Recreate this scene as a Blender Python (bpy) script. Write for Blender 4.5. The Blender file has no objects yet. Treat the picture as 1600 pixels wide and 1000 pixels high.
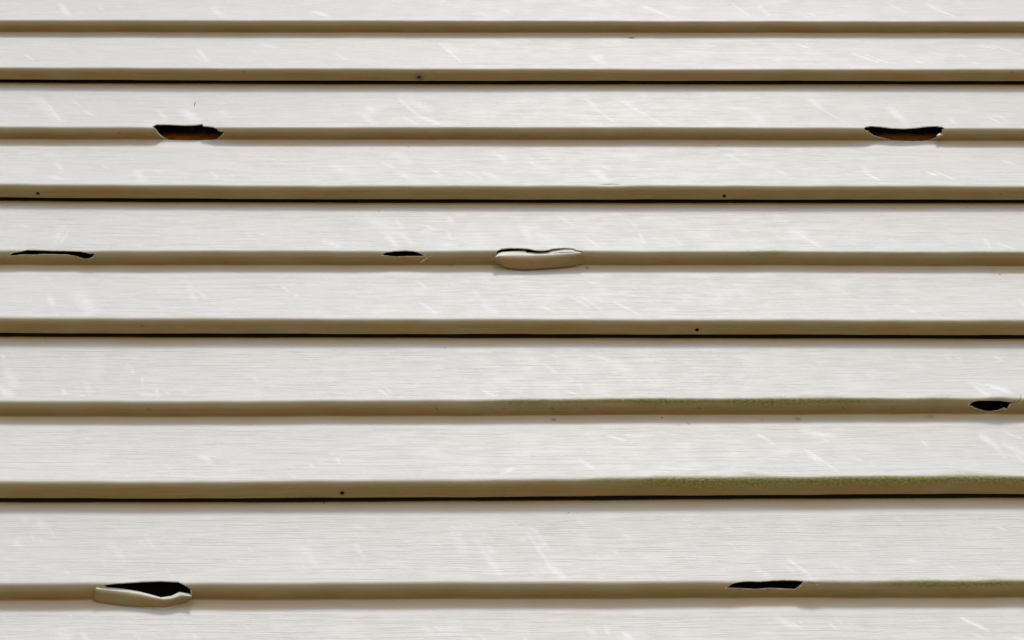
import bpy, math, random
import numpy as np
from mathutils import Vector
from mathutils.geometry import delaunay_2d_cdt

# ------------------------------------------------------------------ camera, sky, sun, exposure
sc = bpy.context.scene
TH = math.radians(41.66)          # the camera looks up at the wall
F = 2222.2                        # focal length in pixels of the 1600 px wide photograph (50 mm)
D = 1.10                          # from the camera to the plane of the inner corners
CZ = 1.45                         # eye height
cam = bpy.data.cameras.new('camera'); co = bpy.data.objects.new('camera', cam)
sc.collection.objects.link(co); sc.camera = co
co.location = (0, 0, CZ); co.rotation_euler = (math.pi/2 + TH, 0, 0)
cam.lens = 50; cam.sensor_width = 36; cam.clip_start = 0.01; cam.clip_end = 2000
cam.dof.use_dof = True; cam.dof.focus_distance = 1.60; cam.dof.aperture_fstop = 13

SUN_EL = math.radians(57); SUN_AZ = math.radians(8)      # azimuth to the right of the wall's normal
w = bpy.data.worlds.new('World'); sc.world = w; w.use_nodes = True
nt = w.node_tree; bg = nt.nodes['Background']
sky = nt.nodes.new('ShaderNodeTexSky'); sky.sky_type = 'NISHITA'; sky.sun_disc = False
sky.sun_elevation = SUN_EL
sdir = Vector((math.sin(SUN_AZ)*math.cos(SUN_EL), -math.cos(SUN_AZ)*math.cos(SUN_EL), math.sin(SUN_EL)))
sky.sun_rotation = math.atan2(sdir.x, sdir.y)
sky.air_density = 1.0; sky.dust_density = 3.0; sky.ozone_density = 1.0
nt.links.new(sky.outputs[0], bg.inputs[0]); bg.inputs[1].default_value = 0.15
sl = bpy.data.lights.new('sun', 'SUN'); sl.energy = 2.1; sl.angle = math.radians(8.5); sl.color = (1, .985, .96)
so = bpy.data.objects.new('sun', sl); sc.collection.objects.link(so)
so.rotation_euler = sdir.to_track_quat('Z', 'Y').to_euler(); so.location = sdir*20
sc.view_settings.view_transform = 'Standard'; sc.view_settings.look = 'None'
sc.view_settings.exposure = -0.09; sc.view_settings.gamma = 1
sc.render.engine = 'CYCLES'; sc.cycles.max_bounces = 12; sc.cycles.diffuse_bounces = 8
sc.render.resolution_x = 1024; sc.render.resolution_y = 640

rnd = random.Random(5); RS = np.random.RandomState(11)

# ------------------------------------------------------------------ pixel <-> wall helpers
SN, CS = math.sin(TH), math.cos(TH)
def back(px, py, o):
    """point seen at pixel (px,py) of the photograph on the plane standing o metres out from the inner corners"""
    a = np.asarray(px, float) - 800; b = 500 - np.asarray(py, float)
    dy = F*CS - b*SN; dz = F*SN + b*CS
    t = (D - o)/dy
    return a*t, dz*t + CZ
def proj(P):
    x, y, z = P[..., 0], P[..., 1], P[..., 2] - CZ
    dep = y*CS + z*SN; up = -y*SN + z*CS
    return 800 + F*x/dep, 500 - F*up/dep

# ------------------------------------------------------------------ materials
def mat(name):
    m = bpy.data.materials.new(name); m.use_nodes = True
    return m, m.node_tree, m.node_tree.nodes['Principled BSDF']
class NB:
    def __init__(s, t): s.t = t
    def n(s, ty, **k):
        x = s.t.nodes.new(ty)
        for a, v in k.items(): setattr(x, a, v)
        return x
    def l(s, a, b): s.t.links.new(a, b)
    def math(s, op, a, b=None, c=None, clamp=False):
        x = s.n('ShaderNodeMath', operation=op, use_clamp=clamp)
        for i, v in enumerate((a, b, c)):
            if v is None: continue
            if isinstance(v, (int, float)): x.inputs[i].default_value = v
            else: s.l(v, x.inputs[i])
        return x.outputs[0]
    def noise(s, vec, scale, detail=2, rough=.5, sx=1, sy=1, off=0):
        m = s.n('ShaderNodeMapping'); m.inputs['Scale'].default_value = (sx, sy, 1); m.inputs['Location'].default_value = (off, off*.37, 0)
        s.l(vec, m.inputs[0])
        x = s.n('ShaderNodeTexNoise'); x.inputs['Scale'].default_value = scale
        x.inputs['Detail'].default_value = detail; x.inputs['Roughness'].default_value = rough
        s.l(m.outputs[0], x.inputs['Vector']); return x.outputs['Fac']
    def ramp(s, v, a, b, c=0.0, d=1.0):
        x = s.n('ShaderNodeMapRange'); x.inputs[1].default_value = a; x.inputs[2].default_value = b
        x.inputs[3].default_value = c; x.inputs[4].default_value = d; s.l(v, x.inputs[0]); return x.outputs[0]
    def mix(s, f, a, b, mode='MIX'):
        x = s.n('ShaderNodeMix', data_type='RGBA', blend_type=mode)
        for i, v in ((0, f), (6, a), (7, b)):
            if isinstance(v, (int, float)): x.inputs[i].default_value = v
            elif isinstance(v, tuple): x.inputs[i].default_value = (*v, 1)
            else: s.l(v, x.inputs[i])
        return x.outputs[2]

def vinyl_material():
    m, t, b = mat('weathered vinyl'); g = NB(t)
    uv = g.n('ShaderNodeUVMap', uv_map='UVMap').outputs[0]
    at = {k: g.n('ShaderNodeAttribute', attribute_name=k).outputs['Fac'] for k in ('scuff', 'algae', 'grime', 'grain', 'spot_gapshade', 'film', 'edge', 'shade_band')}
    # embossed wood grain: long thin horizontal threads, slightly wavy
    wob = g.noise(uv, 1, 2, .5, 9, 30, 3)
    sep = g.n('ShaderNodeSeparateXYZ'); g.l(uv, sep.inputs[0])
    yy = g.math('MULTIPLY_ADD', wob, .006, sep.outputs[1])
    cmb = g.n('ShaderNodeCombineXYZ'); g.l(sep.outputs[0], cmb.inputs[0]); g.l(yy, cmb.inputs[1])
    v2 = cmb.outputs[0]
    g1 = g.noise(v2, 1, 2, .6, 44, 640, 1)
    g2 = g.noise(v2, 1, 2, .5, 8, 330, 7)
    g3 = g.noise(v2, 1, 2, .6, 130, 1000, 9)
    gr = g.math('ADD', g.math('MULTIPLY', g1, .62), g.math('ADD', g.math('MULTIPLY', g2, .16), g.math('MULTIPLY', g3, .22)))
    # long fine threads, 2.4 mm apart, wandering and fading in and out
    ph = g.math('MULTIPLY_ADD', g.noise(uv, 1, 2, .5, 5, 60, 12), 3.4, g.math('MULTIPLY', sep.outputs[1], 430))
    ph = g.math('MULTIPLY_ADD', g.noise(uv, 1, 2, .5, 28, 130, 17), 1.1, ph)
    wvv = g.math('SINE', g.math('MULTIPLY', ph, 6.2832))
    md = g.ramp(g.noise(uv, 1, 3, .6, 13, 330, 23), .42, .60)
    line = g.math('MULTIPLY', g.ramp(wvv, .15, 1.0), md)
    thread = g.math('MAXIMUM', line, g.math('MULTIPLY', g.ramp(gr, .53, .40, 0, 1), .50))
    thread = g.math('MULTIPLY_ADD', thread, .92, .08)
    # colour
    big = g.noise(uv, 1, 3, .5, 3.5, 7, 20)
    patch = g.noise(uv, 1, 3, .6, 16, 45, 31)
    col = g.mix(g.ramp(big, .3, .7), VINYL_A, VINYL_B)
    col = g.mix(g.ramp(patch, .35, .75, 0, .25), col, VINYL_C)
    k = g.math('MULTIPLY', thread, g.math('MULTIPLY', at['grain'], .52))
    col = g.mix(k, col, (.37, .37, .335))
    # broad dust and green-grey film
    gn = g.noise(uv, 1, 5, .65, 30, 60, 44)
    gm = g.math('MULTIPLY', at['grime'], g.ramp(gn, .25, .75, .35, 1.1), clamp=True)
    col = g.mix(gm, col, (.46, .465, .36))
    # unwashed brown film on the bends that rain never reaches
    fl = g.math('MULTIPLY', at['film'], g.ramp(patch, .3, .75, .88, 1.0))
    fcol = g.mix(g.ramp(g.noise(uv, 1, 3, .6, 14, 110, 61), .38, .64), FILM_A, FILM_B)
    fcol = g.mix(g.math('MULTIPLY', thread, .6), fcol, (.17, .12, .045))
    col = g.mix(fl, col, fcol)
    col = g.mix(g.math('MULTIPLY', at['shade_band'], g.ramp(patch, .3, .7, .75, 1)), col, (.57, .455, .29))  # shadow strip under each lap: its tan is painted into the colour
    # scuffs: rubbed through in the direction of the grain
    sn = g.noise(v2, 1, 4, .65, 110, 420, 52); sn2 = g.noise(uv, 1, 3, .6, 260, 260, 60)
    sb = g.ramp(g.math('ADD', g.math('MULTIPLY', sn, .6), g.math('MULTIPLY', sn2, .4)), .36, .62)
    sm = g.math('MULTIPLY', at['scuff'], g.math('MULTIPLY_ADD', sb, 1.0, .35), clamp=True)
    # faint all-over rubbing, diagonal
    rot = g.n('ShaderNodeMapping'); rot.inputs['Rotation'].default_value = (0, 0, math.radians(-52)); g.l(uv, rot.inputs[0])
    fn = g.noise(rot.outputs[0], 1, 4, .6, 45, 190, 70)
    fs = g.math('MULTIPLY', g.ramp(fn, .60, .76), g.math('MULTIPLY', g.math('SUBTRACT', at['grain'], at['film'], clamp=True), .28))
    sm = g.math('MAXIMUM', sm, fs)
    col = g.mix(sm, col, (.80, .83, .87))
    # algae on the upward bend, ragged at its edges
    an = g.noise(uv, 1, 5, .8, 330, 520, 81); an2 = g.noise(uv, 1, 3, .6, 24, 60, 85)
    an3 = g.noise(uv, 1, 2, .5, 9, 12, 88)
    av = g.math('ADD', at['algae'], g.math('MULTIPLY_ADD', g.math('ADD', g.math('ADD', an, an2), an3), 1.15, -1.80))
    am = g.ramp(av, .22, .95)
    am = g.math('MULTIPLY', am, g.math('GREATER_THAN', at['algae'], .004))
    acol = g.mix(g.ramp(an, .40, .60), (.075, .078, .008), (.34, .34, .085))
    col = g.mix(g.math('MULTIPLY', am, .8), col, acol)
    # small dark specks
    vo = g.n('ShaderNodeTexVoronoi', feature='F1'); vo.inputs['Scale'].default_value = 1; vo.inputs['Randomness'].default_value = 1
    mp = g.n('ShaderNodeMapping'); mp.inputs['Scale'].default_value = (75, 75, 1); g.l(uv, mp.inputs[0]); g.l(mp.outputs[0], vo.inputs['Vector'])
    vs = g.n('ShaderNodeSeparateColor'); g.l(vo.outputs['Color'], vs.inputs[0])
    rad = g.math('MULTIPLY', g.math('GREATER_THAN', vs.outputs[0], .90), g.ramp(vs.outputs[1], 0, 1, .02, .085))
    sp = g.math('LESS_THAN', vo.outputs['Distance'], rad)
    gr_out = g.math('SUBTRACT', 1.0, at['grain'])
    sp = g.math('MULTIPLY', sp, g.ramp(gr_out, 0, 1, .12, .75))
    col = g.mix(sp, col, (.10, .075, .035))
    pn = g.noise(uv, 1, 4, .7, 400, 400, 95)
    col = g.mix(g.math('MULTIPLY', at['spot_gapshade'], g.ramp(pn, .3, .6, .5, 1.3), clamp=True), col, (.035, .028, .018))  # dark spots, and the lap gaps with their shade painted in
    col = g.mix(g.ramp(at['edge'], .35, .75), col, (.78, .76, .70))
    g.l(col, b.inputs['Base Color'])
    rg = g.ramp(g.noise(uv, 1, 3, .6, 40, 40, 15), .3, .7, .48, .62)
    g.l(rg, b.inputs['Roughness'])
    b.inputs['Specular IOR Level'].default_value = .35
    h = g.math('MULTIPLY', g.math('MULTIPLY_ADD', line, -.5, gr), at['grain'])
    h = g.math('ADD', h, g.math('MULTIPLY', g.noise(uv, 1, 3, .5, 60, 60, 4), .12))
    h = g.math('ADD', h, g.math('MULTIPLY', am, g.math('MULTIPLY', an, 2.0)))
    bp = g.n('ShaderNodeBump'); bp.inputs['Strength'].default_value = .5; bp.inputs['Distance'].default_value = .0006
    g.l(h, bp.inputs['Height']); g.l(bp.outputs[0], b.inputs['Normal'])
    return m
FILM_A = (.30, .19, .065); FILM_B = (.25, .225, .085)
VINYL_A = (.610, .627, .630); VINYL_B = (.642, .655, .650); VINYL_C = (.59, .60, .59)
VINYL = vinyl_material()

def sheath_material():
    m, t, b = mat('rusty brown sheathing'); g = NB(t)
    tc = g.n('ShaderNodeTexCoord').outputs['Object']
    a = g.noise(tc, 60, 5, .7); c = g.noise(tc, 9, 3, .5, 1, 1, 5)
    col = g.mix(g.ramp(a, .35, .65), (.42, .14, .02), (.75, .34, .06))
    col = g.mix(g.ramp(c, .45, .8), col, (.20, .06, .012))
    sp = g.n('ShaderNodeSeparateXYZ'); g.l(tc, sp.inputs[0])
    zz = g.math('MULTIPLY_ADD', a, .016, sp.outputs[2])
    wood = g.math('MULTIPLY', g.ramp(zz, LIT_WOOD_Z+.034, LIT_WOOD_Z+.026), g.ramp(sp.outputs[2], LIT_WOOD_Z-.05, LIT_WOOD_Z-.045))
    col = g.mix(wood, (.010, .009, .009), col)  # dark of the cavity painted near-black; orange kept only in a low lit strip
    g.l(col, b.inputs['Base Color']); b.inputs['Roughness'].default_value = .9
    bp = g.n('ShaderNodeBump'); bp.inputs['Distance'].default_value = .002; g.l(a, bp.inputs['Height']); g.l(bp.outputs[0], b.inputs['Normal'])
    return m
def ground_material():
    m, t, b = mat('dry brown soil'); g = NB(t)
    tc = g.n('ShaderNodeTexCoord').outputs['Object']
    a = g.noise(tc, 3, 8, .7); c = g.noise(tc, .4, 3, .5)
    col = g.mix(g.ramp(a, .3, .7), GROUND_A, GROUND_B)
    col = g.mix(g.ramp(c, .45, .75, 0, .35), col, (.10, .12, .03))
    g.l(col, b.inputs['Base Color']); b.inputs['Roughness'].default_value = .95
    bp = g.n('ShaderNodeBump'); bp.inputs['Distance'].default_value = .03; g.l(a, bp.inputs['Height']); g.l(bp.outputs[0], b.inputs['Normal'])
    return m
GROUND_A = (.34, .23, .10); GROUND_B = (.46, .33, .16)

# ------------------------------------------------------------------ object helpers
C = sc.collection
def tag(o, label=None, cat=None, group=None, kind=None):
    for k, v in (('label', label), ('category', cat), ('group', group), ('kind', kind)):
        if v: o[k] = v
    return o
def link(name, me, m, parent=None):
    me.materials.append(m)
    o = bpy.data.objects.new(name, me); C.objects.link(o)
    if parent: o.parent = parent
    return o
def empty(name, loc):
    o = bpy.data.objects.new(name, None); C.objects.link(o); o.location = loc; o.empty_display_size = .1
    return o

# ------------------------------------------------------------------ ground and the wall behind the siding
gm = bpy.data.meshes.new('ground')
gm.from_pydata([(-400, -400, 0), (400, -400, 0), (400, 400, 0), (-400, 400, 0)], [], [(0, 1, 2, 3)])
tag(link('ground', gm, ground_material()), kind='structure')

def box_mesh(name, x0, x1, y0, y1, z0, z1):
    me = bpy.data.meshes.new(name)
    v = [(x, y, z) for x in (x0, x1) for y in (y0, y1) for z in (z0, z1)]
    me.from_pydata(v, [], [(0, 1, 3, 2), (4, 6, 7, 5), (0, 4, 5, 1), (2, 3, 7, 6), (0, 2, 6, 4), (1, 5, 7, 3)])
    return me
# ------------------------------------------------------------------ lines of the siding
# crest line in the photograph at x = 0, 400, 800, 1200, 1600, and how far below it the underside ends
PX5 = np.array([0, 400, 800, 1200, 1600.])
O_MID, O_JOINT, O_LIP, O_IN, O_TOP = .0155, .0185, .0062, .0, -.0004
LN = {1: ([32, 33, 33, 33.6, 34], 18.5), 2: ([105.5, 107.5, 108, 108, 108.5], 19.0), 3: ([199, 199.5, 200, 200.5, 201.5], 19.3),
      4: ([287.5, 290, 291, 291, 291.5], 21.5), 5: ([393, 393.3, 393.3, 393.5, 395], 22.0), 6: ([497.5, 498.7, 499.4, 500, 501], 23.6),
      7: ([628, 628.3, 626, 625, 624], 23.7), 8: ([752.8, 752.6, 751, 747.5, 746.2], 26.5), 9: ([914, 912.7, 912, 910, 910], 24.8)}
def fit(py, o):
    x, z = back(PX5, py, o)
    c = np.polyfit(x, z, 3)
    def f(X):
        X = np.clip(X, x[0]*1.04, x[-1]*1.04); return np.polyval(c, X)
    return f
CR, UN, TP = {}, {}, {}      # crest, underside end, top of the next face (joints only)
for i, (py, du) in LN.items():
    py = np.array(py, float); joint = i % 2 == 0
    CR[i] = fit(py, O_JOINT if joint else O_MID)
    UN[i] = fit(py + du, O_LIP if joint else O_IN)
    if joint: TP[i] = fit(py + du + 3.7, O_TOP)
P = float(np.mean([CR[i](0) - CR[i+2](0) for i in (1, 3, 5, 7, 2, 4, 6)]))
def shifted(f, dz): return lambda X: f(X) + dz
for i, j, s in ((0, 2, 1), (-1, 1, 1), (-2, 2, 2), (10, 8, -1), (11, 9, -1), (12, 8, -2)):
    CR[i] = shifted(CR[j], s*P); UN[i] = shifted(UN[j], s*P)
    if i % 2 == 0: TP[i] = shifted(TP[j], s*P)
print('panel pitch', P)

LIT_WOOD_Z = float(UN[3](0))
SHEATH_Y = D + .011
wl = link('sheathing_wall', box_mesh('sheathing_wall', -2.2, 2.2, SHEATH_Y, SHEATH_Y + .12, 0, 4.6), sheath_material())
tag(wl, 'rusty brown sheathing behind the siding, shade painted in, orange through the two upper torn holes', 'wall')

# ------------------------------------------------------------------ scuffs read off the photograph (crop origin, then 4x coordinates)
SC = {
(0,0): [(375,20,430,110,20,6),(500,80,520,100,12,3),(620,50,650,75,12,4),(1330,60,1390,120,25,4),(160,350,215,400,10,5),(1240,310,1300,410,18,6),(1220,360,1270,410,10,3),(200,590,385,780,30,3),(240,590,300,660,18,5),(300,650,385,780,16,6),(980,680,1040,750,14,5),(1150,700,1230,760,36,6),(440,600,500,660,10,3),(520,690,600,740,14,4),(1380,700,1440,740,20,3),(300,950,370,980,25,3)],
(400,0): [(370,90,450,125,22,6),(1400,90,1450,125,20,3),(1560,70,1600,110,12,4),(1150,260,1280,410,14,6),(1180,260,1230,310,30,3),(480,330,570,400,12,4),(30,270,120,290,25,3),(700,650,720,700,25,4),(680,740,740,790,25,5),(890,595,1000,720,16,5),(960,600,1080,690,40,4),(1020,740,1140,795,20,6),(930,750,1000,795,16,5),(870,950,960,1000,30,4),(1480,940,1560,990,20,4)],
(800,0): [(830,40,980,120,22,6),(1380,20,1480,110,14,5),(1550,40,1600,110,20,4),(490,350,570,420,30,5),(540,350,570,380,12,5),(460,610,520,660,18,5),(510,670,640,790,10,5),(700,630,780,690,18,5),(790,700,920,790,12,6),(830,650,880,670,14,4),(1460,690,1570,780,30,4),(80,960,130,990,20,3),(1340,950,1420,1000,20,4)],
(1200,0): [(740,0,860,90,10,4),(1000,20,1050,60,20,4),(1040,60,1160,120,12,7),(250,90,290,115,12,7),(440,110,520,130,14,4),(530,340,680,410,12,8),(610,350,740,415,10,7),(190,265,260,295,10,6),(1300,265,1420,300,8,6),(1400,270,1580,350,8,5),(1190,340,1240,380,12,4),(920,400,960,420,16,6),(1270,410,1310,425,12,6),(260,605,340,680,20,4),(330,680,480,790,10,4),(760,680,850,775,30,6),(1130,750,1160,790,14,6),(1380,750,1440,785,10,7),(140,310,190,330,8,4),(1420,720,1480,770,16,3)],
(0,250): [(350,20,390,70,12,5),(860,90,900,150,25,5),(960,80,1005,85,10,6),(800,110,860,115,8,4),(1320,90,1370,140,14,4),(320,130,400,150,20,4),(640,40,680,60,14,3),(390,420,350,550,36,3),(430,440,390,540,14,5),(490,840,580,970,50,4),(310,860,340,940,20,4),(1180,780,1220,900,24,3),(1230,820,1280,860,14,4),(1020,430,1050,440,8,4),(1550,480,1580,490,10,4)],
(400,250): [(480,30,560,90,30,4),(540,50,620,130,60,3),(800,20,860,60,12,5),(880,90,960,140,25,4),(1080,60,1170,120,10,5),(1300,80,1400,140,14,4),(1420,90,1520,150,20,4),(430,520,510,560,30,4),(30,465,50,475,10,5),(700,340,830,420,60,3),(880,360,910,430,12,4),(820,480,880,560,25,5),(910,470,980,540,20,4),(1070,410,1110,430,12,5),(1210,340,1220,380,20,4),(1140,540,1240,560,30,4),(1200,450,1220,510,14,4),(160,780,210,830,10,5),(240,850,260,860,14,6),(1000,740,1060,790,12,5),(1030,910,1130,990,14,5),(1360,810,1390,860,12,5),(1430,930,1500,990,30,4)],
(800,250): [(100,10,200,60,18,4),(520,90,590,150,30,6),(560,50,610,70,10,4),(290,330,380,400,10,5),(60,400,110,490,30,4),(150,450,260,540,60,3),(470,500,540,560,16,5),(750,380,790,430,8,5),(790,450,830,540,10,5),(1000,480,1060,550,10,4),(350,850,480,940,12,5),(430,850,560,970,12,4),(640,900,780,990,16,5),(190,940,280,990,12,4),(480,750,540,760,12,4)],
(1200,250): [(590,40,620,100,25,4),(600,100,680,155,14,7),(990,95,1050,120,14,9),(1040,90,1160,155,12,7),(50,80,110,110,12,5),(1470,0,1540,30,12,5),(20,340,110,370,30,3),(160,430,240,500,50,4),(240,500,320,560,18,6),(1350,500,1380,570,12,6),(1430,540,1530,580,14,5),(760,505,780,515,8,6),(870,960,910,980,14,7),(600,930,640,960,14,3),(1570,890,1600,940,16,4),(30,460,100,500,16,3)],
(0,500): [(0,200,20,220,16,6),(40,300,100,420,30,4),(0,440,80,490,30,5),(600,220,600,360,50,2),(700,220,960,222,8,4),(390,440,420,480,16,6),(820,300,830,330,14,5),(890,350,895,420,8,5),(530,380,570,480,20,3),(900,480,1000,495,20,5),(980,440,990,490,12,5),(510,490,530,492,8,7),(350,725,420,728,8,5),(1260,860,1320,900,20,5),(1060,950,1075,955,10,5),(1030,460,1060,480,16,3)],
(400,500): [(770,450,830,500,10,7),(820,440,850,490,14,4),(1420,460,1490,500,16,6),(100,725,170,728,6,6),(510,880,520,910,14,6),(340,920,370,950,14,5),(1600,960,1540,990,20,6),(0,480,30,495,12,4)],
(800,500): [(210,270,270,330,14,5),(350,370,380,378,8,6),(420,410,440,450,16,4),(340,460,400,495,14,6),(600,715,700,745,10,9),(710,705,770,715,8,6),(920,685,950,690,10,5),(1540,705,1600,745,12,8),(420,890,510,960,18,5),(250,205,300,215,14,5),(480,210,600,225,16,4),(1380,210,1480,225,14,3)],
(1200,500): [(1250,400,1480,440,16,5),(1290,430,1360,500,16,6),(1380,420,1500,480,20,7),(1190,220,1210,228,10,6),(1430,215,1460,235,12,6),(1120,220,1135,225,8,5),(230,810,420,975,10,7),(250,840,330,930,20,4),(1340,710,1410,780,25,6),(1400,750,1440,820,20,5),(1470,770,1600,850,25,4),(540,880,590,905,10,6),(220,680,420,720,20,4),(970,750,990,790,14,5),(340,740,380,760,16,4),(1490,690,1580,730,14,5),(0,740,30,780,12,5),(1550,860,1590,900,14,5)],
(0,750): [(100,380,130,420,20,4),(420,590,440,610,10,6),(130,220,160,240,20,3),(230,230,260,280,25,3),(370,940,420,980,30,3),(510,960,550,1000,12,5),(1210,960,1230,990,14,4),(700,400,780,520,20,3),(900,330,960,420,14,3)],
(400,750): [(1250,330,1300,460,30,3),(1380,380,1520,600,20,3),(1450,420,1480,450,20,4),(1220,890,1220,930,50,3),(1120,910,1160,930,14,4),(1050,920,1090,940,20,4),(600,270,680,285,14,4),(1290,960,1330,1000,14,3),(300,420,380,540,24,3),(620,400,680,500,14,4)],
(800,750): [(100,320,240,560,16,4),(150,320,220,430,20,3),(240,560,320,630,20,6),(650,450,670,480,14,4),(700,330,730,350,16,3),(480,900,510,960,20,5),(590,900,600,960,12,5),(700,950,740,990,18,5),(1540,590,1600,620,22,6),(1310,275,1380,285,10,5),(120,290,160,300,12,5)],
(1200,750): [(130,510,250,610,14,6),(870,500,920,525,8,5),(1430,275,1490,305,10,6),(1220,850,1370,930,14,9),(60,850,170,910,20,5),(150,870,210,925,10,6),(390,890,430,920,10,6),(470,560,560,610,10,3),(210,870,220,900,8,5),(1270,950,1340,990,12,4),(1540,985,1600,1000,14,4)],
}
SEG = np.array([(ox+a/4, oy+b/4, ox+c/4, oy+d/4, wd/4, s/10) for (ox, oy), L in SC.items() for (a, b, c, d, wd, s) in L])
# the same marks as positions on the wall (metres), with more of them beyond the frame
_x1, _z1 = back(SEG[:, 0], SEG[:, 1], .008); _x2, _z2 = back(SEG[:, 2], SEG[:, 3], .008)
_sc = .00064*(1.0 + .3*(SEG[:, 4] > 4.5) + (SEG[:, 1] < 300)*.25)
MARK = np.stack([_x1, _z1, _x2, _z2, SEG[:, 4]*_sc, SEG[:, 5]], 1)
ex = []
for _ in range(260):
    x = rnd.uniform(-1.8, 1.8)
    if abs(x) < .68: x += .9*(1 if x > 0 else -1)
    z = rnd.uniform(CZ + .3, CZ + 2.0); l = rnd.uniform(.006, .035); a = rnd.uniform(.5, 1.3)
    ex.append((x, z, x + l*math.cos(a), z - l*math.sin(a), rnd.uniform(.002, .007), rnd.uniform(.3, .7)))
for _ in range(160):
    x = rnd.uniform(-.8, .8); z = rnd.choice([rnd.uniform(CZ+.2, CZ+.58), rnd.uniform(CZ+1.56, CZ+2.0)])
    l = rnd.uniform(.006, .035); a = rnd.uniform(.5, 1.3)
    ex.append((x, z, x + l*math.cos(a), z - l*math.sin(a), rnd.uniform(.002, .007), rnd.uniform(.3, .7)))
MARK = np.concatenate([MARK, np.array(ex)])
def scuff(X, Z):
    out = np.zeros(X.shape)
    for x1, z1, x2, z2, wd, s in MARK:
        m = (X > min(x1, x2)-wd*2) & (X < max(x1, x2)+wd*2) & (Z > min(z1, z2)-wd*2) & (Z < max(z1, z2)+wd*2)
        if not m.any(): continue
        px, pz = X[m]-x1, Z[m]-z1; dx, dz = x2-x1, z2-z1; L2 = dx*dx+dz*dz+1e-12
        t = np.clip((px*dx+pz*dz)/L2, 0, 1)
        d = np.hypot(px-t*dx, pz-t*dz)
        v = s*np.clip(1.15 - d/(wd*.95), 0, 1)*(1-.35*np.abs(t-.5)*2)
        out[m] = np.maximum(out[m], v)
    return out

# ------------------------------------------------------------------ tears in the vinyl (crop origin, scale, outline)
def ol(ox, oy, s, pts): return [(ox + a/s, oy + b/s) for a, b in pts]
HOLES = {
 'a': ol(200,150,8,[(300,378),(360,352),(500,352),(700,362),(850,358),(935,345),(935,370),(1000,374),(1060,382),(1110,405),(1120,430),(1160,450),(1195,445),(1190,470),(1150,510),(1090,548),(900,556),(700,556),(520,553),(440,520),(370,455),(340,405)]),
 'b': ol(1320,150,8,[(240,405),(250,385),(330,372),(450,380),(600,398),(750,405),(900,392),(1050,375),(1150,372),(1215,382),(1245,400),(1235,412),(1215,418),(1215,455),(1200,520),(1145,528),(1100,540),(1000,560),(850,568),(650,560),(500,535),(380,505),(330,475),(300,440),(265,435)]),
 'c': ol(0,360,8,[(105,318),(170,280),(250,262),(340,238),(500,243),(700,250),(850,252),(1000,258),(1060,272),(1110,290),(1150,292),(1185,285),(1170,325),(1110,355),(1050,360),(1000,345),(960,325),(840,302),(700,300),(550,298),(400,305),(250,302),(180,312)]),
 'd': ol(560,350,8,[(300,388),(350,352),(450,335),(580,328),(680,335),(750,355),(812,396),(885,410),(850,432),(780,478),(846,430),(870,413),(812,402),(700,400),(560,405),(400,400)]),
 'e': ol(740,350,8,[(235,440),(262,425),(280,385),(300,330),(350,305),(450,297),(560,297),(660,303),(720,312),(790,330),(860,332),(920,325),(975,308),(1050,300),(1150,295),(1250,303),(1300,325),(1380,352),(1330,352),(1250,345),(1100,350),(985,368),(800,385),(660,385),(500,370),(340,380),(290,430)]),
 'f': ol(1440,580,10,[(730,540),(760,510),(820,475),(900,460),(1100,460),(1250,466),(1330,478),(1400,488),(1460,484),(1500,472),(1540,430),(1548,380),(1560,345),(1556,400),(1542,450),(1500,485),(1440,500),(1392,505),(1370,530),(1350,575),(1320,600),(1300,570),(1280,580),(1200,618),(1080,635),(1000,632),(900,605),(830,575),(790,545),(760,545)]),
 'g': ol(1100,860,8,[(275,465),(330,430),(400,400),(480,385),(560,380),(700,385),(850,372),(1000,366),(1150,370),(1245,378),(1330,396),(1430,428),(1330,404),(1240,388),(1215,430),(1180,460),(1135,490),(950,480),(800,475),(650,488),(500,480),(400,475)]),
 'h': ol(120,860,8,[(330,440),(450,415),(620,400),(820,385),(1050,378),(1275,390),(1330,425),(1380,455),(1425,495),(1432,548),(1360,545),(1280,560),(1180,596),(1050,612),(950,598),(850,570),(700,530),(550,505),(400,485)]),
 'i': ol(800,250,4,[(520,155.5),(560,152.5),(620,148),(660,150),(700,155.5),(660,153.5),(620,152.5),(560,155.5)]),
 'j': ol(200,150,8,[(848,60),(832,90),(826,135),(831,137),(840,92)]),
}
def ring(cx, cy, rx, ry, n=14, seed=0):
    r = random.Random(seed)
    return [(cx + rx*math.cos(2*math.pi*k/n)*r.uniform(.88, 1.1), cy + ry*math.sin(2*math.pi*k/n)*r.uniform(.88, 1.1)) for k in range(n)]
WEEP = [ring(59, 302.3, 2.9, 2.4, seed=1), ring(1131.5, 306.4, 3.0, 2.4, seed=2), ring(1089.3, 515.4, 3.2, 2.7, seed=3),
        ring(534.5, 770.6, 3.4, 2.8, seed=4), ring(655, 120.8, 2.2, 1.6, seed=5)]
WHERE = {'top': [], 'a': 3, 'b': 3, 'c': 5, 'd': 5, 'e': 5, 'f': 7, 'g': 9, 'h': 9, 'i': 4, 'j': 3}
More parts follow.
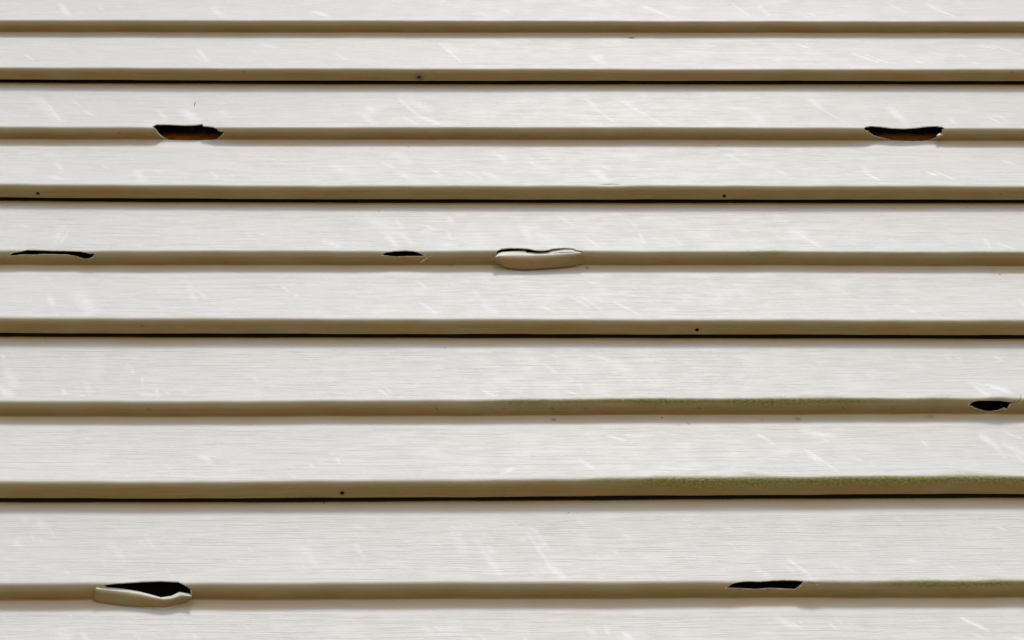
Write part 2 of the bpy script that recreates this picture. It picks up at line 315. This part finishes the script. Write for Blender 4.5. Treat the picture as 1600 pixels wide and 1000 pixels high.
# pushed-in or pushed-out places: px, py, radius x, radius y (px), metres outward
DENTS = [(290, 196, 70, 14, -.0012), (1410, 198, 75, 14, -.0014), (82, 392, 70, 10, -.0015), (630, 394, 42, 9, -.0015),
         (840, 390, 85, 14, .0012), (1560, 622, 30, 18, .0022), (1545, 640, 45, 12, .0010), (1200, 908, 70, 14, -.0012), (235, 900, 90, 22, -.001),
         (1268, 912, 18, 8, .0018), (950, 285, 38, 10, -.0008), (640, 404, 22, 8, .0008), (303, 160, 14, 18, -.0005), (133, 400, 20, 9, .0016)]
SPOTS = [(655, 120.8, 9, 5, .75), (534.5, 770, 6, 4, .6), (1345, 134.5, 1.6, 1.2, .8), (857, 418.5, 4, 1.6, 0), (917, 418.5, 3.2, 1.4, .9),
         (987, 59.3, 5, 1.3, 1), (865, 655.5, 4, 2, .8), (1247, 654.5, 5, 1.8, .8), (232, 639.5, 2.6, 1.8, .8), (221.5, 509.5, 2, 1.4, .8),
         (1076, 662, 2, 1.2, .7), (1189.5, 656, 2, 2, .6), (1455, 651, 8, 2, .4), (1563, 303.5, 2.4, 1.2, .8), (1551.7, 423.3, 2, 1, .8),
         (683, 638.6, 2, 1.5, .8), (766, 638.5, 1.6, 1.2, .7), (787, 638.4, 2, 1.5, .9), (1092, 637.4, 2.2, 1.5, .8), (863, 638, 2.4, 1.5, .7),
         (916, 638.2, 2.4, 1.5, .7), (1317, 637.5, 2, 1.5, .7), (1396, 637.8, 2, 1.5, .7), (1581, 112.6, 2, 1.4, .7), (381, 112.6, 2, 1.4, .7),
         (705, 415.6, 3, 1.2, .4), (188, 208, 2, 1.3, .7), (1060, 664, 2, 1.2, .6)]
TSPOT = np.array([(*[float(v) for v in back(a, b, .006)], c*.00062, d*.00075, s) for a, b, c, d, s in SPOTS])

# ------------------------------------------------------------------ a panel as a grid of points
xf = np.arange(-.72, .7201, .0022)
xo = np.concatenate([np.linspace(.735, 1.0, 16), np.linspace(1.04, 1.83, 24)])
XF = np.concatenate([-xo[::-1], xf, xo]); XC = np.linspace(-1.83, 1.83, 150)
_wv = [(RS.uniform(2, 16), RS.uniform(0, 6.3), RS.uniform(0, 6.3)) for _ in range(9)]
def sheet(top, mid, bot, fine=True):
    """rows of the folded sheet from its hidden top to the hidden lock; returns points, row kinds, row seams"""
    X = XF if fine else XC; n = len(X)
    def pt(o, z): return np.stack([X, D - o*np.ones(n), z*np.ones(n)], -1)
    K0 = pt(O_TOP, TP[top](X)); Kh = pt(-.0012, TP[top](X) + .016)
    K1 = pt(O_MID, CR[mid](X)); K2 = pt(O_IN, UN[mid](X)); K3 = pt(O_JOINT, CR[bot](X)); K4 = pt(O_LIP, UN[bot](X))
    K5 = K4 + np.array([0, .0015, .0075])
    nf = 46 if fine else 12
    rows, kind = [], []
    def unit(v): return v/np.linalg.norm(v, axis=-1, keepdims=True)
    def seg(A, B, m, k, bulge=0., a0=0, e=True):
        nn = np.cross(unit(B-A), np.array([1., 0, 0])); nn[:, 0] = 0
        nn *= np.sign(-nn[:, 1:2] + 1e-9)
        for j in range(a0, m + (1 if e else 0)):
            t = j/m; rows.append(A + (B-A)*t + nn*bulge*4*t*(1-t)); kind.append(k)
    def bend(A, K, B, r, m, k1, k2):
        """rounded corner at K; returns its end points, appends interior rows"""
        S = K + unit(A-K)*r; E = K + unit(B-K)*r
        for j in range(1, m):
            t = j/m; rows.append((1-t)**2*S + 2*t*(1-t)*K + t*t*E); kind.append(k1 if j < m/2 else ('seam' if j == m//2 else k2))
    rc, ri, rl = .0036, .0028, .0016
    seg(Kh, K0, 3, 'hem', 0, 0, False)
    seg(K0, K1 + unit(K0-K1)*rc, nf, 'face1', -.0008)
    bend(K0, K1, K2, rc, 6, 'face1', 'und1'); s1 = kind.index('seam')
    seg(K1 + unit(K2-K1)*rc, K2 + unit(K1-K2)*ri, 9, 'und1', .0009)
    bend(K1, K2, K3, ri, 6, 'und1', 'face2'); s2 = [i for i, k in enumerate(kind) if k == 'seam'][1]
    seg(K2 + unit(K3-K2)*ri, K3 + unit(K2-K3)*rc, nf, 'face2', -.0008)
    bend(K2, K3, K4, rc, 6, 'face2', 'und2'); s3 = [i for i, k in enumerate(kind) if k == 'seam'][2]
    seg(K3 + unit(K4-K3)*rc, K4 + unit(K3-K4)*rl, 9, 'und2', .0008)
    bend(K3, K4, K5, rl, 4, 'und2', 'und2')
    seg(K4 + unit(K5-K4)*rl, K5, 2, 'und2')
    kind = ['und2' if (k == 'seam' and i > s3) else k for i, k in enumerate(kind)]
    G = np.array(rows)
    # slight waviness of a long plastic sheet, small bumps of its bends
    wv = sum(np.sin(f*X + a + b*j) for j, (f, a, b) in enumerate(_wv))/9
    amp = np.linspace(0, 1, len(rows)); wv = wv*.6; ph = top*1.7
    prof = np.sin(amp*math.pi*2)**2
    G[:, :, 1] += prof[:, None]*.0009*(wv + .6*np.sin(5.1*X + ph))[None, :]
    G[:, :, 2] +=   .00022*(np.sin(23*X + ph*3) + .6*np.sin(61*X + ph*5) + .4*np.sin(117*X+ph))[None, :]*np.array([0 if k == 'hem' else 1 for k in kind])[:, None]
    if fine:
        u, v = proj(G)
        for dx, dy, rx, ry, h in DENTS:
            q = ((u-dx)/rx)**2 + ((v-dy)/ry)**2
            G[:, :, 1] -= h*np.exp(-q*1.6)
    return X, G, kind, (s1, s2, s3)

THK = .0012
def build_panel(top, mid, bot, label, group, holes=(), fine=True, flabels=(None, None)):
    X, G, kind, (s1, s2, s3) = sheet(top, mid, bot, fine)
    R, N = G.shape[:2]
    gu = np.gradient(G, axis=1); gv = np.gradient(G, axis=0)
    Nn = np.cross(gu, gv); Nn /= np.linalg.norm(Nn, axis=-1, keepdims=True)
    Nn *= -np.sign((Nn[..., 1:2]).mean())
    arc = np.zeros((R, N)); arc[1:] = np.cumsum(np.linalg.norm(np.diff(G, axis=0), axis=-1), 0)
    arc = np.repeat(arc[:, N//2:N//2+1], N, 1) + (top+6)*1.37
    part_of_row = np.zeros(R-1, int)
    for r in range(R-1): part_of_row[r] = 0 if r < s1 else 1 if r < s2 else 2 if r < s3 else 3
    U, V = proj(G)
    dead = np.zeros((R-1, N-1), bool)
    EG = [np.zeros(R*N)]
    PV, PN, PA = [G.reshape(-1, 3)], [Nn.reshape(-1, 3)], [np.stack([np.repeat(X[None], R, 0), arc], -1).reshape(-1, 2)]
    rowf = [np.repeat(np.arange(R)[:, None], N, 1).reshape(-1).astype(float)]
    cnt = R*N
    tris = [[], [], [], []]
    def sample(ci, rf):
        c0 = int(min(max(math.floor(ci), 0), N-2)); r0 = int(min(max(math.floor(rf), 0), R-2)); a = ci-c0; b = rf-r0
        W = ((1-a)*(1-b), a*(1-b), (1-a)*b, a*b)
        g = [(r0, c0), (r0, c0+1), (r0+1, c0), (r0+1, c0+1)]
        f = lambda A: sum(w*A[i] for w, i in zip(W, g))
        return f(G), f(Nn), f(arc)
    def invert(px, py):
        ci = N/2
        rf = R/2
        for _ in range(30):
            p, _, _ = sample(ci, rf)
            u, v = proj(np.array(p)[None]); u, v = float(u[0]), float(v[0])
            dep = p[1]*CS + (p[2]-CZ)*SN
            xw = p[0] + (px-u)*dep/F
            nci = float(np.interp(xw, X, np.arange(N)))
            c0 = int(min(nci, N-2)); a = nci-c0
            col = V[vis0:, c0]*(1-a) + V[vis0:, c0+1]*a
            m = int(np.argmax(col)) + 1
            nrf = vis0 + float(np.interp(py, col[:m], np.arange(m)))
            if abs(nci-ci) + abs(nrf-rf) < 1e-4: ci, rf = nci, nrf; break
            ci, rf = nci, nrf
        return ci, rf
    vis0 = 3
    s_of = lambda y: s1 if y < s2+4 else s3
    for H in holes:
        hp = [(invert(a, b)) for a, b in H]
        cs = [a for a, b in hp]; rs = [b for a, b in hp]
        c0, c1 = int(min(cs))-3, int(max(cs))+4; r0, r1 = max(int(min(rs))-3, 0), min(int(max(rs))+4, R-1)
        c0 = max(c0, 0); c1 = min(c1, N-1)
        dead[r0:r1, c0:c1] = True
        # triangulate in (column, row) space
        pts = []; idx = {}
        for r in range(r0, r1+1):
            for c in range(c0, c1+1):
                idx[(r, c)] = len(pts); pts.append(Vector((c, r)))
        edges = []
        for c in range(c0, c1): edges += [(idx[(r0, c)], idx[(r0, c+1)]), (idx[(r1, c)], idx[(r1, c+1)])]
        for r in range(r0, r1): edges += [(idx[(r, c0)], idx[(r+1, c0)]), (idx[(r, c1)], idx[(r+1, c1)])]
        for sm in (s1, s2, s3):
            if r0 < sm < r1:
                for c in range(c0, c1): edges.append((idx[(sm, c)], idx[(sm, c+1)]))
        # roughen the outline: split long edges and jitter a little, as broken plastic
        out = []
        big = len(H) > 15 or len(H) == 8
        for i in range(len(hp)):
            a, b = hp[i], hp[(i+1) % len(hp)]; out.append(a)
            L = math.hypot(a[0]-b[0], a[1]-b[1]); m = int(L/1.3)
            for j in range(1, m+1):
                t = j/(m+1); jt = .10 if L > 2 else .03
                out.append((a[0]+(b[0]-a[0])*t + rnd.uniform(-jt, jt), a[1]+(b[1]-a[1])*t + rnd.uniform(-jt, jt)))
        hb = len(pts)
        pts += [Vector(p) for p in out]
        edges += [(hb+i, hb+(i+1) % len(out)) for i in range(len(out))]
        vo, eo, fo, ov, oe, of = delaunay_2d_cdt(pts, edges, [], 0, 1e-5)
        inv = list(idx.keys())
        base = cnt; vmap = []
        nv, nnv, na, nr, ne = [], [], [], [], []
        hm = sum(b for a, b in out)/len(out)
        for k, q in enumerate(vo):
            g = [o for o in ov[k] if o < hb]
            if g:
                r, c = inv[g[0]]; vmap.append(r*N + c)
            else:
                p, nn, ar = sample(q.x, q.y)
                vmap.append(cnt); cnt += 1
                low = 1.0 if (big and q.y > s_of(q.y)+1.5 and q.y > hm) else 0.0
                nv.append(p + nn*.0005*low); nnv.append(nn/np.linalg.norm(nn)); na.append((p[0], ar)); nr.append(q.y); ne.append(low)
        def inside(x, y):
            k = False; j = len(out)-1
            for i in range(len(out)):
                xi, yi = out[i]; xj, yj = out[j]
                if (yi > y) != (yj > y) and x < (xj-xi)*(y-yi)/(yj-yi)+xi: k = not k
                j = i
            return k
        keep = []
        for f in fo:
            cx = sum(vo[i].x for i in f)/len(f); cy = sum(vo[i].y for i in f)/len(f)
            if cx < c0-.01 or cx > c1+.01 or cy < r0-.01 or cy > r1+.01: continue
            if inside(cx, cy): continue
            pr = part_of_row[min(int(cy), R-2)]
            keep.append((f, pr))
            q = [vmap[i] for i in reversed(f)]
            tris[pr].append(q)
        # inner skin and the broken rim
        ecount = {}
        for f, pr in keep:
            for i in range(len(f)):
                a, b = f[i], f[(i+1) % len(f)]
                ecount.setdefault((min(a, b), max(a, b)), []).append((a, b, pr))
        P3 = []
        for k, q in enumerate(vo):
            p, nn, ar = sample(min(max(q.x, c0), c1), min(max(q.y, r0), r1)); nn = nn/np.linalg.norm(nn); P3.append((p, nn, ar, q.y))
        imap = {}
        def inner(k):
            nonlocal cnt
            if k not in imap:
                p, nn, ar, rr = P3[k]; imap[k] = cnt; cnt += 1
                nv.append(p - nn*THK); nnv.append(-nn); na.append((p[0], ar)); nr.append(rr); ne.append(0.)
            return imap[k]
        for f, pr in keep: tris[pr].append([inner(i) for i in f])
        for e, L in ecount.items():
            if len(L) != 1: continue
            a, b, pr = L[0]
            mx = (vo[a].x+vo[b].x)/2; my = (vo[a].y+vo[b].y)/2
            if mx < c0+.01 or mx > c1-.01 or my < r0+.01 or my > r1-.01: continue
            pa, na_, ara, ra = P3[a]; pb, nb_, arb, rb = P3[b]
            ed = pb-pa; out_n = np.cross(ed, na_); out_n /= (np.linalg.norm(out_n)+1e-12)
            q = []
            for p, nn, ar, rr in ((pa, na_, ara, ra), (pb, nb_, arb, rb)):
                for s in (0, 1):
                    q.append(cnt); cnt += 1
                    nv.append(p - nn*THK*s); nnv.append(out_n); na.append((p[0], ar)); nr.append(rr); ne.append(.6 if big else 0.)
            tris[pr].append([q[0], q[1], q[3], q[2]])
        PV.append(np.array(nv)); PN.append(np.array(nnv)); PA.append(np.array(na)); rowf.append(np.array(nr)); EG.append(np.array(ne))
    V3 = np.concatenate(PV); N3 = np.concatenate(PN); A3 = np.concatenate(PA); RF = np.concatenate(rowf); EDG = np.concatenate(EG)
    # attributes
    u3, v3 = proj(V3); x3, z3 = V3[:, 0], V3[:, 2]
    # distance down the face, 0 at its top
    graf = np.ones(len(RF))
    nf = (s1-3)
    def faceparam(lo, hi): return (RF-lo)/(hi-lo)
    f1 = faceparam(3, s1); f2 = faceparam(s2, s3)
    gr = np.zeros(len(RF))
    wav = .012*np.sin(x3*31+top)
    for fp in (f1, f2): gr = np.where((fp > 0) & (fp < 1), np.clip((fp + wav - .185)/.02, 0, 1), gr)
    gr = np.where((RF > s1-4) & (RF < s1), gr*.5, gr); gr = np.where((RF > s3-3), .55, gr); gr = np.where((RF >= s1-1) & (RF <= s2+2), .12, gr)
    sf = scuff(x3, z3) if fine else np.zeros(len(RF))
    sf *= np.where((RF > s1-1) & (RF < s2+3), .05, 1)*np.where(RF > s3-1, .05, 1)
    def bump(x, c, w): return np.exp(-((x-c)/w)**2)
    def sm(x, a, b): t = np.clip((x-a)/(b-a), 0, 1); return t*t*(3-2*t)
    al = np.zeros(len(RF)); xx = 800 + (x3)*1600/1.1
    for row, lst in ALG.get((top, mid, bot), {}).items():
        rr = s1 if row == 1 else s3
        dd = RF - rr
        prof = np.where(dd < 0, np.exp(-(dd/3.0)**2), np.exp(-(dd/lst[3])**2))
        al = np.maximum(al, prof*sm(u3, lst[0], lst[1])*(1 - (sm(u3, lst[4], lst[5]) if len(lst) > 4 else 0)*.8)*lst[2])
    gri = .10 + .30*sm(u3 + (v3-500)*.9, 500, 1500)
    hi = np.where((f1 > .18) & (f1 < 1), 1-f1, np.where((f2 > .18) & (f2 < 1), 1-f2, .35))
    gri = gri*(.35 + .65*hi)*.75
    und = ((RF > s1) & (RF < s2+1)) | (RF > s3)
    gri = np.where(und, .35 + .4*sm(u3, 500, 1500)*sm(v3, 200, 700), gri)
    sptv = np.zeros(len(RF))
    if fine:
        for a_, b_, wx, wz, st in SPOTS: sptv = np.maximum(sptv, st*np.exp(-(((u3-a_)/(wx*.75))**2 + ((v3-b_)/(wz*.95))**2)))
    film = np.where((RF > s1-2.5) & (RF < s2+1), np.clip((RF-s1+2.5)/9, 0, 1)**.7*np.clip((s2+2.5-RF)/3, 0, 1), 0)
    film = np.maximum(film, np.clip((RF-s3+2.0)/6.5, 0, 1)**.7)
    shade_band = np.zeros(len(RF))  # painted tint along the shadow below each lap, as long as that shadow
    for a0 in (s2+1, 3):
        shade_band = np.maximum(shade_band, np.where(RF > a0-2, np.clip((a0 + 7.2 + .5*np.sin(x3*40+a0) - RF)/2.0, 0, 1)*.8, 0)*(RF < a0+12))
        shade_band *= 1 - .75*(np.abs(z3 - float(UN[3](0))) < .03)*(bump(u3, 295, 48) + bump(u3, 1405, 58))  # painted shade eased below the two upper holes, where sun passes
    sptv = np.maximum(sptv, np.clip((3.6 - RF)/.9, 0, 1)*2.6)  # seam grime plus the shade of the lap gap, painted near-black
    root = empty('siding_panel', (0, D, float(CR[bot](0))))
    tag(root, label, 'siding panel', group)
    quads_r, quads_c = np.where(~dead)
    res = []
    names = ['clapboard', 'underside_return', 'clapboard', 'bottom_lock']
    for pr in range(4):
        sel = part_of_row[quads_r] == pr
        r, c = quads_r[sel], quads_c[sel]
        Q = np.stack([r*N+c, (r+1)*N+c, (r+1)*N+c+1, r*N+c+1], -1)
        faces = [list(q) for q in tris[pr]]
        used = np.unique(np.concatenate([Q.reshape(-1), np.array([i for f in faces for i in f], int)]))
        mp = -np.ones(len(V3), int); mp[used] = np.arange(len(used))
        me = bpy.data.meshes.new(names[pr])
        loops = np.concatenate([mp[Q].reshape(-1), np.array([mp[i] for f in faces for i in f], int)])
        tot = np.concatenate([np.full(len(Q), 4), np.array([len(f) for f in faces], int)])
        st = np.concatenate([[0], np.cumsum(tot)[:-1]])
        me.vertices.add(len(used)); me.loops.add(len(loops)); me.polygons.add(len(tot))
        par = np.array(root.location)
        me.vertices.foreach_set('co', (V3[used]-par).reshape(-1))
        me.loops.foreach_set('vertex_index', loops.astype(np.int32))
        me.polygons.foreach_set('loop_start', st.astype(np.int32))
        uvl = me.uv_layers.new(name='UVMap')
        for nm, arr in (('scuff', sf), ('algae', al), ('grime', gri), ('grain', gr), ('spot_gapshade', sptv), ('film', film), ('shade_band', shade_band), ('edge', EDG)):
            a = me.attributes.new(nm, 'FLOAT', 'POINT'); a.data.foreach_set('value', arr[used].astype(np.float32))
        me.update(calc_edges=True)
        me.uv_layers['UVMap'].data.foreach_set('uv', A3[used][loops].reshape(-1).astype(np.float32))
        me.polygons.foreach_set('use_smooth', np.ones(len(tot), bool))
        me.normals_split_custom_set_from_vertices(N3[used].tolist())
        me.validate()
        parent = root if pr in (0, 2) else res[pr-1]
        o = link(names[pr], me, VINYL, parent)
        res.append(o)
        if pr in (0, 2) and flabels[pr//2]: o['label'] = flabels[pr//2]
    return root, res

# algae: (panel) -> {1: bend of the middle fold, 3: bottom fold} : start px, full px, amount, spread in rows, fade start, fade end
ALG = {(6, 7, 8): {1: (520, 900, 1.06, 6., 1300, 1620), 3: (540, 1180, 1.09, 6.5)},
       (8, 9, 10): {1: (1100, 1450, 1.02, 5.5)},
       (4, 5, 6): {1: (1080, 1200, .5, 5.)}}

G_ = 'vinyl siding panels lapped up the wall'
build_panel(-2, -1, 0, 'white siding panel just above the topmost one in the photo, out of view', G_, fine=False)
pA = build_panel(0, 1, 2, 'topmost white vinyl siding panel, unbroken, with a plugged dark weep hole in its bottom lip', G_, [WEEP[4]])
pB = build_panel(2, 3, 4, 'white siding panel with two ragged holes showing rusty orange wood on its middle fold', G_,
                 [HOLES['a'], HOLES['b'], HOLES['i'], HOLES['j'], WEEP[0], WEEP[1]])
pC = build_panel(4, 5, 6, 'white siding panel with three tears along its middle fold, one behind a central pushed-out flap', G_,
                 [HOLES['c'], HOLES['d'], HOLES['e'], WEEP[2]])
pD = build_panel(6, 7, 8, 'white siding panel with green algae on both folds and one oval hole at far right', G_,
                 [HOLES['f'], WEEP[3]])
pE = build_panel(8, 9, 10, 'lowest white siding panel, broken flap bulging at left, dark slit right of centre', G_,
                 [HOLES['g'], HOLES['h']])
build_panel(10, 11, 12, 'white siding panel just below the lowest one in the photo, out of view', G_, fine=False)

# ------------------------------------------------------------------ torn flaps
def flap(name, parent, rows, label=None, n=170, thick=THK, grime=.35, smooth=False):
    """rows: list of (outline points px, outward offset at start/middle/end); a bent strip of broken vinyl"""
    rt = parent
    while rt.parent: rt = rt.parent
    par = np.array(rt.location)
    t = np.linspace(0, 1, n); grid = []
    for pts, (oa, om, ob) in rows:
        p = np.array(pts, float); L = np.concatenate([[0], np.cumsum(np.hypot(*np.diff(p, axis=0).T))]); L /= L[-1]
        px = np.interp(t, L, p[:, 0]); py = np.interp(t, L, p[:, 1])
        k = np.ones(5)/5
        if smooth and len(p) > 3:
            pyp = np.pad(py, 2, mode='edge'); py2 = np.convolve(pyp, k, 'valid'); py2[0], py2[-1] = py[0], py[-1]; py = py2
        s = np.sin(np.pi*t)**.45
        o = oa*(1-t) + ob*t; o = o + (om - (oa+ob)/2)*s
        x, z = back(px, py, 0); 
        a = px-800; b = 500-py; dy = F*CS-b*SN; dz = F*SN+b*CS; tt = (D-o)/dy
        grid.append(np.stack([a*tt, D-o, dz*tt+CZ], -1))
    grid = np.array(grid)
    # resample across with a smooth curve
    m = 18; R = len(grid); out = []
    for j in range(m+1):
        f = j/m*(R-1); i = min(int(f), R-2); u = f-i
        p0 = grid[max(i-1, 0)]; p1 = grid[i]; p2 = grid[i+1]; p3 = grid[min(i+2, R-1)]
        c = .35*.5*((2*p1) + (-p0+p2)*u + (2*p0-5*p1+4*p2-p3)*u*u + (-p0+3*p1-3*p2+p3)*u**3) + .65*(p1 + (p2-p1)*u)
        out.append(c)
    out = np.array(out)
    V = out.reshape(-1, 3) - par
    Q = [(j*n+i, (j+1)*n+i, (j+1)*n+i+1, j*n+i+1) for j in range(m) for i in range(n-1)]
    me = bpy.data.meshes.new(name); me.from_pydata(V.tolist(), [], Q)
    uvl = me.uv_layers.new(name='UVMap')
    for lp in me.loops: 
        v = V[lp.vertex_index]; uvl.data[lp.index].uv = (v[0], v[2]*1.2+v[1])
    for nm, val in (('scuff', 0), ('algae', 0), ('grime', grime), ('grain', .15), ('spot_gapshade', 0), ('shade_band', 0), ('edge', 0), ('film', np.clip((np.arange(m+1)/m*(R-1) - .85)/.7, 0, 1).repeat(n))):
        a = me.attributes.new(nm, 'FLOAT', 'POINT'); a.data.foreach_set('value', np.full(len(V), val, np.float32))
    for p in me.polygons: p.use_smooth = True
    o = link(name, me, VINYL, parent)
    md = o.modifiers.new('thickness', 'SOLIDIFY'); md.thickness = thick; md.offset = -1
    if label: o['label'] = label
    return o
Q = lambda ox, oy, s, pts: ol(ox, oy, s, pts)
# centre flap of the third panel
flap('torn_flap', pC[1][0], [
    (Q(740,350,8,[(286,392),(305,362),(350,348),(500,337),(630,334),(652,338),(664,356),(720,354),(800,361),(905,356),(936,352),(944,338),(985,328),(1100,314),(1230,311),(1320,345)]), (.0130,.0126,.0138)),
    (Q(740,350,8,[(278,410),(320,398),(500,394),(700,394),(900,388),(1100,378),(1250,368),(1345,362)]), (.0145,.0140,.0152)),
    (Q(740,350,8,[(258,440),(330,464),(500,474),(700,476),(900,472),(1100,458),(1250,442),(1370,425)]), (.0105,.0105,.0100)),
    (Q(740,350,8,[(240,465),(300,500),(400,545),(520,560),(640,570),(800,562),(1050,546),(1250,524),(1345,503),(1395,480)]), (.0040,.0035,.0020)),
], 'pale torn flap pushed out from the middle fold')
# bottom left flap of the lowest panel
flap('torn_flap', pE[1][0], [
    (Q(120,860,8,[(250,452),(400,462),(600,482),(800,520),(900,545),(1050,588),(1180,570),(1280,520),(1330,525),(1425,558)]), (.0128,.0100,.0110)),
    (Q(120,860,8,[(240,480),(400,500),(600,520),(800,550),(950,585),(1080,612),(1200,598),(1300,560),(1430,572)]), (.0138,.0108,.0118)),
    (Q(120,860,8,[(215,560),(400,590),(600,618),(800,640),(950,655),(1100,662),(1250,630),(1350,608),(1438,585)]), (.0078,.0075,.0080)),
    (Q(120,860,8,[(195,628),(350,660),(600,692),(800,705),(950,714),(1110,716),(1200,692),(1350,652),(1442,600)]), (.0015,.0025,.0035)),
], 'bulging torn flap hanging out of the middle fold', grime=.45)
# white shard in the right hole of the second panel
flap('torn_shard', pB[1][1], [
    (Q(1320,150,8,[(1150,490),(1172,470),(1192,458),(1205,470)]), (.0080,.0090,.0085)),
    (Q(1320,150,8,[(1146,505),(1175,490),(1205,480),(1232,496)]), (.0085,.0105,.0070)),
    (Q(1320,150,8,[(1150,527),(1190,529),(1230,524),(1262,517)]), (.0045,.0065,.0040)),
], 'small white upturned shard at the right end of the hole', n=16, grime=0)
print('built')
